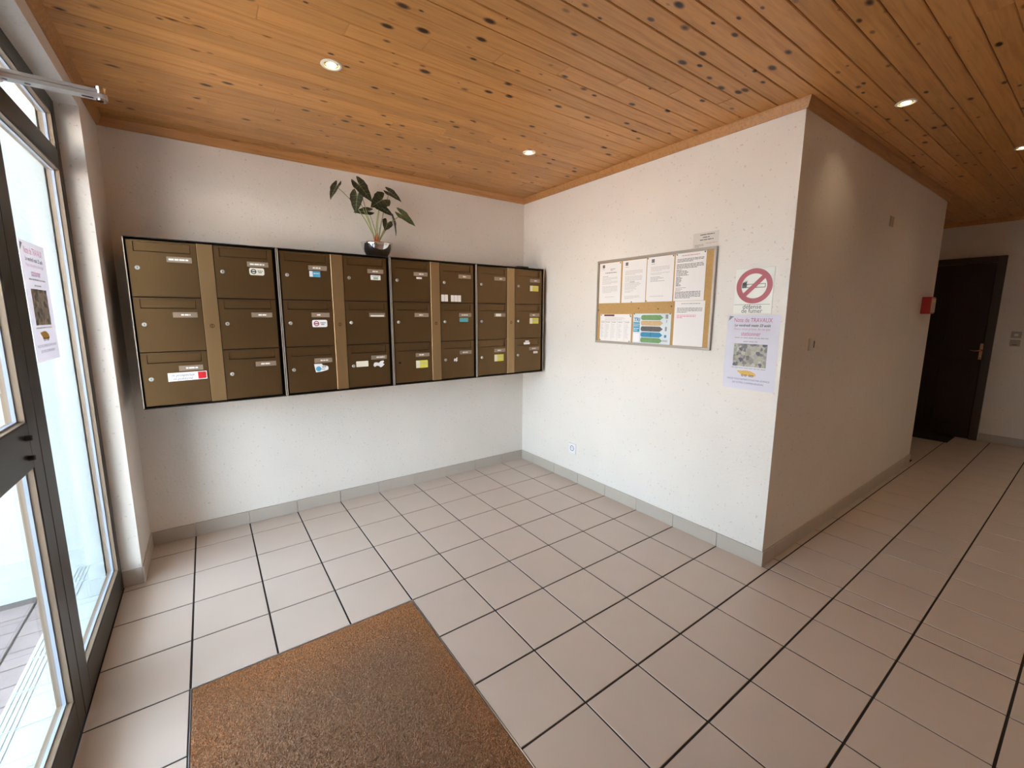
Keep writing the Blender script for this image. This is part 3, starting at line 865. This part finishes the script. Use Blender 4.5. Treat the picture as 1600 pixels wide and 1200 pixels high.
# ------------------------------------------------------------------ notice board and papers on the east wall
nb = empty('notice_board', on_east(-.958, 1.226))      # local x: along the wall from the room corner, y up, z out
tag(nb, 'cork notice board in a grey aluminium frame covered with papers', 'notice board')
BW, BH = .938, .618
MB().box(.012,BW-.012,.012,BH-.012,.001,.012).obj('cork_panel', 'cork', nb)
f = .016
for x0,x1,y0,y1 in ((0,BW,0,f),(0,BW,BH-f,BH),(0,f,f,BH-f),(BW-f,BW,f,BH-f)):
    bevbox('frame_bar', x0,x1,y0,y1,.0005,.020,.002,'alu',nb)
for x,y in ((.022,.25),(.555,.255),(.655,.27),(.395,.26)):
    MB().cyl((x,y,.012),(0,0,1),.0045,.004,12,.003).obj('pin', 'pin_metal', nb)
rp = random.Random(5)
X0 = .012 + .0008
def paper(name, label, y, z, w, h, m='paper', pins=(), tilt=0, xoff=0.0, cat='paper'):
    M = on_east(y, z, -(X0 + xoff)) @ Matrix.Rotation(tilt, 4, 'Z')
    mb = MB(); mb.box(0,w,0,h,0,.0004)
    o = mb.obj(name, m, None, M); tag(o, label, cat)
    for x,yy in pins:
        MB().cyl((x,yy,.0004),(0,0,1),.0042,.004,12,.003).obj('pin', 'pin_metal', o)
    return o
def para(o, x0, x1, y1, n, pitch, m, h=.0028, last=.6, z=.0007, wmin=.008, wmax=.024, short=None):
    q = MB()
    for i in range(n):
        e = x1 if i < n-1 else x0+(x1-x0)*last
        if short: e = x0 + (x1-x0)*rp.uniform(*short)
        words(q, x0, e, y1-i*pitch, h, z, rp, wmin, wmax, .0028)
    tag(q.obj('printed_lines', m, o), kind='stuff')
def crest(o, x, y, s=.022):
    q = MB(); flat(q, [(x,y),(x+s,y),(x+s,y+s),(x,y+s)], .0007); q.obj('crest', 'ink', o)
    q = MB(); ring(q, x+s/2, y+s/2, s*.18, s*.34, .0009, 16); q.obj('crest_mark', 'ink_grey', o)
    q = MB(); words(q, x-.002, x+s+.004, y-.012, .003, .0007, rp, .006, .012, .002); q.obj('printed_lines', 'ink_grey', o)
A, B = .205, .296
p1 = paper('letter', 'typed letter with a dark crest and indented heading pinned beside a bare cork gap', -.980, 1.527, A, B, pins=((.197,.288),))
crest(p1, .028, .262); para(p1,.105,.150,.248,2,.009,'ink_grey',.0035); para(p1,.055,.165,.222,1,.01,'ink',.0036,1)
para(p1,.034,.085,.196,1,.01,'ink_grey',.003,1); para(p1,.030,.175,.186,3,.0085,'ink_light'); para(p1,.030,.175,.158,3,.0085,'ink_light'); para(p1,.030,.175,.122,6,.0085,'ink_light'); para(p1,.06,.15,.045,1,.01,'ink_light',.003,1)
p2 = paper('letter', 'densely typed letter with a dark crest pinned between two other crested letters', -1.199, 1.527, A, B, pins=((.09,.005),))
crest(p2, .026, .262); para(p2,.025,.175,.222,4,.0085,'ink_light'); para(p2,.025,.175,.182,5,.0085,'ink_light'); para(p2,.025,.175,.136,6,.0085,'ink_light',short=(.5,1)); para(p2,.07,.11,.142,1,.01,'ink_grey',.0032,1); para(p2,.025,.15,.082,2,.0085,'ink_light',short=(.3,.7)); para(p2,.025,.16,.045,3,.0085,'ink_light')
p3 = paper('letter', 'half-filled typed letter with a dark crest next to the black-and-pink printed sheet', -1.410, 1.529, A, B, pins=((.004,.290),(.198,.290),(.003,.006)))
crest(p3, .034, .260); para(p3,.030,.175,.228,4,.0085,'ink_light'); para(p3,.030,.175,.188,2,.0085,'ink_light'); para(p3,.030,.17,.162,4,.009,'ink_grey',short=(.4,.95)); para(p3,.03,.14,.035,1,.01,'ink_light',.003,1)
p4 = paper('notice_sheet', 'lilac-white sheet of black lists under a pink heading, pinned at its top corners', -1.624, 1.530, .208, .2965, pins=((.010,.290),(.198,.290)), xoff=.0008)
para(p4,.045,.165,.278,1,.01,'ink_pale_pink',.0045,1); para(p4,.014,.195,.258,3,.0078,'ink',.0032,.6); para(p4,.012,.195,.226,4,.0078,'ink',.0032,.8)
para(p4,.012,.120,.192,5,.0085,'ink',.0034,short=(.3,.9)); para(p4,.012,.06,.148,8,.0078,'ink',.0036,short=(.5,1)); para(p4,.012,.09,.080,2,.0085,'ink_grey',.003); para(p4,.012,.07,.064,1,.0085,'ink_pink',.003); para(p4,.010,.185,.054,6,.0075,'ink',.0032)
p5 = paper('notice_sheet', 'mostly blank white sheet with a few typed lines hanging under the lilac-white sheet', -1.638, 1.2435, .206, .285)
para(p5,.045,.175,.266,1,.01,'ink_grey',.0035,1); para(p5,.018,.190,.238,4,.0085,'ink',.003,.4); para(p5,.018,.150,.194,3,.0085,'ink_pink',.0028,.3)
p6 = paper('schedule_sheet', 'landscape white schedule sheet ruled in five columns beside the recycling poster', -1.000, 1.2435, .297, .202, pins=((.010,.195),(.285,.195),(.288,.185),(.006,.006),(.285,.006)))
q = MB(); flat(q, [(.040,.186),(.140,.186),(.140,.200),(.040,.200)], .0007); q.obj('heading_bar', 'sign_red', p6)
q = MB(); flat(q, [(.045,.190),(.135,.190),(.135,.196),(.045,.196)], .0009); q.obj('heading_print', 'ink', p6)
q = MB()
for x in (.055,.112,.170,.236): flat(q, [(x,.008),(x+.0012,.008),(x+.0012,.150),(x,.150)], .0007)
flat(q, [(.006,.150),(.288,.150),(.288,.1512),(.006,.1512)], .0007); q.obj('ruled_lines', 'ink_grey', p6)
for x in (.012,.062,.120,.180,.244): para(p6, x, x+.035, .140, 1, .01, 'ink_grey', .004, 1); para(p6, x, x+.036, .125, 12, .0088, 'ink_light', .0022, short=(.3,.9))
para(p6,.05,.28,.175,3,.008,'ink_light',.0025,short=(.6,.95))
p7 = paper('recycling_poster', 'waste sorting poster with coloured arrows in green, orange, grey and blue', -1.313, 1.2435, .304, .206, m='tri_pale', pins=((.008,.203),(.295,.203)), cat='poster')
text('TRI', .036, 'tri_blue', p7, .006, .152, .0008, width=.052, shear=.15, bold=.0012)
q = MB(); flat(q, [(.003,.078),(.058,.078),(.058,.146),(.003,.146)], .0007); q.obj('side_panel', 'tri_cyan', p7)
q = MB(); words(q,.007,.054,.130,.004,.0009,rp); words(q,.007,.050,.118,.004,.0009,rp); words(q,.007,.054,.100,.004,.0009,rp); words(q,.007,.04,.088,.004,.0009,rp); tag(q.obj('printed_lines', 'sticker_white', p7), kind='stuff')
q = MB(); flat(q, [(.006,.008),(.058,.008),(.058,.068),(.006,.068)], .0007); q.obj('text_box', 'sticker_white', p7)
for k,(m, y) in enumerate((('tri_green',.162),('tri_orange',.124),('tri_grey',.084),('tri_blue',.044),('tri_green',.006))):
    q = MB(); flat(q, [(.078,y),(.222,y),(.245,y+.017),(.222,y+.034),(.078,y+.034),(.068,y+.026),(.068,y+.008)], .0007)
    ar = q.obj('arrow', m, p7)
    if k in (2,3):
        q = MB(); flat(q, [(.150,y+.002),(.153,y+.002),(.153,y+.032),(.150,y+.032)], .0009); q.obj('divider', 'ink', ar)
for x0,x1,y0,y1,m in ((.262,.282,.172,.200,'ink_grey'),(.268,.276,.145,.165,'ink_light'),(.262,.276,.090,.118,'ink_grey'),(.258,.276,.046,.064,'tri_blue'),(.245,.285,.018,.030,'ink_light')):
    q = MB(); flat(q, [(x0,y0),(x1,y0),(x1,y1),(x0,y1)], .0007); q.obj('icon', m, p7)

card = paper('typed_card', 'small beige typed card stuck on the wall above the notice board', -1.730, 1.846, .162, .090, m='paper_card', xoff=-.0122, cat='card')
para(card,.045,.135,.074,1,.01,'ink',.0042,1,wmin=.02,wmax=.04); para(card,.062,.105,.058,1,.01,'ink',.0042,1,wmin=.015,wmax=.03); para(card,.045,.130,.044,1,.01,'ink',.0042,1,wmin=.02,wmax=.04)
para(card,.012,.070,.018,3,.006,'ink_grey',.0028); para(card,.085,.150,.022,1,.006,'ink_pale_pink',.004,1)

# no-smoking sign
ns = empty('no_smoking_sign', on_east(-2.012, 1.449))
tag(ns, 'white no-smoking sign with a red barred circle on the wall by the outer corner', 'sign')
SW, SHt = .206, .250
bevbox('panel', 0, SW, 0, SHt, .0005, .0035, .001, 'sign_white', ns)
cxs, cys = SW/2+.002, .152
q = MB(); ring(q, cxs, cys, .068, .096, .0040); q.obj('red_circle', 'sign_red', ns)
q = MB(); d = Vector((.707,.707)); n_ = Vector((-.707,.707))
flat(q, [tuple(Vector((cxs,cys))+d*s*.072+n_*w*.012) for s,w in ((-1,-1),(1,-1),(1,1),(-1,1))], .0046); q.obj('red_bar', 'sign_red', ns)
q = MB()
x0,x1,y0,y1 = cxs-.043, cxs+.060, cys-.010, cys+.012
for a in ((x0,x1,y0,y0+.003),(x0,x1,y1-.003,y1),(x0,x0+.003,y0,y1),(x1-.003,x1,y0,y1)): flat(q, [(a[0],a[2]),(a[1],a[2]),(a[1],a[3]),(a[0],a[3])], .0040)
for k in range(4): flat(q, [(x0-.022+.0055*k,y0),(x0-.018+.0055*k,y0),(x0-.018+.0055*k+.003,y1+.003),(x0-.016+.0055*k+.005,y1+.014+.003*k),(x0-.021+.0055*k,y1+.004)], .0040)
q.obj('cigarette', 'ink', ns)
q = MB(); flat(q, [(.004,.0495),(SW-.010,.0495),(SW-.010,.0512),(.004,.0512)], .0040); q.obj('ruled_line', 'ink', ns)
text('défense', .036, 'ink', ns, SW/2, .0265, .0041, 'CENTER', .100)
text('de fumer', .036, 'ink', ns, SW/2, .0035, .0041, 'CENTER', .112)

# roadworks notices (A3)
def works_notice(M, label):
    r = empty('works_notice', M); tag(r, label, 'notice', 'roadworks notices')
    w, h = .285, .428
    MB()._add([(0,0,.0004),(w,0,.0004),(w,h,.0004),(0,h,.0004)], [(0,1,2,3)]).obj('sheet', 'paper_lilac', r)
    z = .0011
    text('Note de TRAVAUX', .034, 'ink_pink', r, .142, .385, z, 'CENTER', .205)
    text('Le vendredi matin 23 août', .020, 'ink', r, .140, .360, z, 'CENTER', .195, .2, .0004)
    text('Nous vous prions de ne pas', .019, 'ink_pale_pink', r, .140, .340, z, 'CENTER', .195)
    text('stationner', .034, 'ink_pink', r, .137, .308, z, 'CENTER', .105)
    q = MB(); words(q, .050, .240, .293, .0055, z, rp, .010, .030, .004); words(q, .100, .178, .272, .0055, z, rp, .012, .03, .004)
    words(q, .045, .235, .120, .0048, z, rp, .008, .03, .004); tag(q.obj('printed_lines', 'ink_light', r), kind='stuff')
    q = MB(); flat(q, [(.050,.132),(.232,.132),(.232,.262),(.050,.262)], z); q.obj('photo', 'photo_print', r)
    q = MB(); flat(q, [(.080,.106),(.100,.107),(.125,.110),(.150,.108),(.175,.098),(.184,.088),(.180,.080),(.105,.080),(.096,.090),(.078,.102)], z)
    tk = q.obj('drawn_truck', 'truck_yellow', r)
    q = MB()
    for x in (.111,.128,.151,.165): ring(q, x, .080, .0035, .0065, z+.0003, 14)
    q.obj('wheel', 'ink', tk)
    text('NOUS VOUS REMERCIONS PAR AVANCE', .014, 'ink_blue', r, .142, .052, z, 'CENTER', .232)
    text('DE VOTRE COMPREHENSION', .014, 'ink_blue', r, .142, .032, z, 'CENTER', .170)
    q = MB(); flat(q, [(.008,.392),(.036,.417),(.012,.420)], z); q.obj('corner_mark', 'ink_grey', r)
    return r
works_notice(on_east(-1.983, 1.016), 'lilac roadworks notice with a photo, taped to the wall under the no-smoking sign')
works_notice(on_front(-1.135, 1.268, GX+.0032), 'lilac roadworks notice with a photo, stuck on the glass beside the entrance door')

# ------------------------------------------------------------------ small wall fittings
so = empty('wall_socket', on_east(-.680, .252)); tag(so, 'white square power socket low on the wall under the notice board', 'socket')
bevbox('plate', 0, .086, 0, .086, .0005, .009, .002, 'socket_white', so)
q = MB(); ring(q, .043, .043, .018, .024, .0094, 28); flat(q, disc(.0035,.035,.046,12), .0094); flat(q, disc(.0035,.051,.046,12), .0094); q.obj('outlet', 'socket_hole', so)
def switch(z, label, dark):
    s = empty('wall_switch', on_east(-2.650, z, XE)); tag(s, label, 'switch', 'switches by the brown door')
    bevbox('plate', 0, .074, 0, .070, .0005, .009, .002, 'switch_plastic', s)
    bevbox('rocker', .022, .052, .022, .048, .009, .013, .001, 'switch_rocker' if not dark else 'switch_plastic', s)
    if dark: MB().box(.018,.056,.014,.020,.009,.0102).obj('label_strip', 'ink', s)
switch(1.194, 'square wall switch with a pale rocker, upper of the two beside the brown door', False)
switch(1.104, 'square wall switch with a dark strip, lower of the two beside the brown door', True)
ws = empty('push_switch', on_north(.325, 1.236, YC)); tag(ws, 'small painted-over push switch on the corridor wall', 'switch')
bevbox('plate', 0, .072, 0, .072, .0005, .010, .002, 'wall_paint', ws)
MB().box(.052,.060,.016,.056,.010,.0125).obj('rocker', 'ink', ws)
bp = empty('blank_plate', on_north(1.50, 2.065, YC)); tag(bp, 'small blank cover plate high on the corridor wall', 'cover plate')
bevbox('plate', 0, .08, 0, .07, .0005, .005, .0015, 'switch_plastic', bp)
fa = empty('fire_call_point', on_north(2.665, 1.453, YC)); tag(fa, 'red fire alarm call point at the end of the corridor wall', 'alarm')
bevbox('housing', 0, .145, 0, .147, .0005, .062, .003, 'alarm_red', fa)
bevbox('break_panel', .012, .133, .012, .135, .062, .068, .001, 'alarm_face', fa)
MB().box(.03,.115,.10,.125,.068,.0685).obj('label_strip', 'sticker_yellow', fa)

# ------------------------------------------------------------------ brown door
d2 = struct(empty('door_2', on_east(-1.660, 0, XE)))       # local x along the wall towards the switches
DWd, DHt = .872, 2.090
def db(name, x0,x1,y0,y1,z0,z1,m,par=d2,bev=.003): return bevbox(name,x0,x1,y0,y1,z0,z1,bev,m,par)
db('frame', 0,.068,0,DHt,.0005,.045,'door_frame_brown'); db('frame', DWd-.068,DWd,0,DHt,.0005,.045,'door_frame_brown'); db('frame', .068,DWd-.068,DHt-.068,DHt,.0005,.045,'door_frame_brown')
lf = db('leaf', .070,DWd-.070,.006,DHt-.070,.0005,.022,'door_brown')
for y0,y1 in ((.16,.92),(1.08,1.90)):
    for x0,x1 in ((.15,.40),(.47,.72)): bevbox('panel', x0,x1,y0,y1,.022,.028,.004,'door_brown',lf)
hd = bevbox('handle', .775,.812,.935,1.125,.022,.030,.003,'brass',lf)
MB().tube([(.793,1.045,.030),(.793,1.045,.062),(.785,1.043,.070),(.745,1.036,.070),(.705,1.045,.068)], [.009,.009,.009,.008,.006], 10).obj('lever', 'brass', hd, smooth=True)
MB().cyl((.793,.975,.030),(0,0,1),.008,.004,14).obj('key_cylinder', 'chrome', hd)
rug = bevbox('door_rug', 4.30, 4.69, -2.36, -1.72, .0005, .012, .003, 'black_mat')
tag(rug, 'small black doormat lying before the brown door', 'doormat')

# ------------------------------------------------------------------ recessed downlights
def downlight(x, y, label, watts):
    r = empty('downlight', T(x, y, H)); tag(r, label, 'downlight', 'recessed ceiling downlights')
    MB().lathe([(.031,-.0005),(.043,-.0005),(.044,-.003),(.041,-.0055),(.034,-.0055),(.031,-.004)], 36, close=True).obj('bezel', 'lamp_ring', r, smooth=True)
    MB().lathe([(0,-.0006),(.031,-.0006),(.031,-.0012),(.018,-.0022),(0,-.0022)], 28).obj('reflector', 'lamp_reflector', r, smooth=True)
    MB().lathe([(0,-.0023),(.021,-.0023),(.019,-.0042),(0,-.0048)], 24).obj('bulb', 'lamp_glow', r, smooth=True)
    ld = bpy.data.lights.new('downlight_beam', 'SPOT'); ld.energy = watts; ld.color = (1, .78, .52); ld.spot_size = math.radians(130); ld.spot_blend = 1.0; ld.shadow_soft_size = .02
    lo = bpy.data.objects.new('downlight_beam', ld); COL.objects.link(lo); lo.parent = r; lo.location = (0,0,-.012)
WATT, DIM = 6, 1.2        # the corridor lamps burn dimmer
downlight(-1.988, -1.232, 'glowing recessed downlight in the boards over the doormat', WATT)
downlight(-.677, -.936, 'glowing recessed downlight near the notice board and corner mailboxes', WATT)
downlight(.459, -2.555, 'dim recessed downlight with a yellow reflector beside the corridor wall', DIM)
downlight(1.841, -2.823, 'recessed downlight over the corridor floor before the brown door', DIM)
for x, w in ((-.35, 'facing the outer corner of the notice wall'), (1.40, 'facing the middle of the corridor wall'), (3.10, 'facing the red fire call point')):  # unseen lamps added to brighten the corridor wall and the far wall
    downlight(x, -3.85, 'added out-of-view downlight over the open hall floor ' + w, 8)
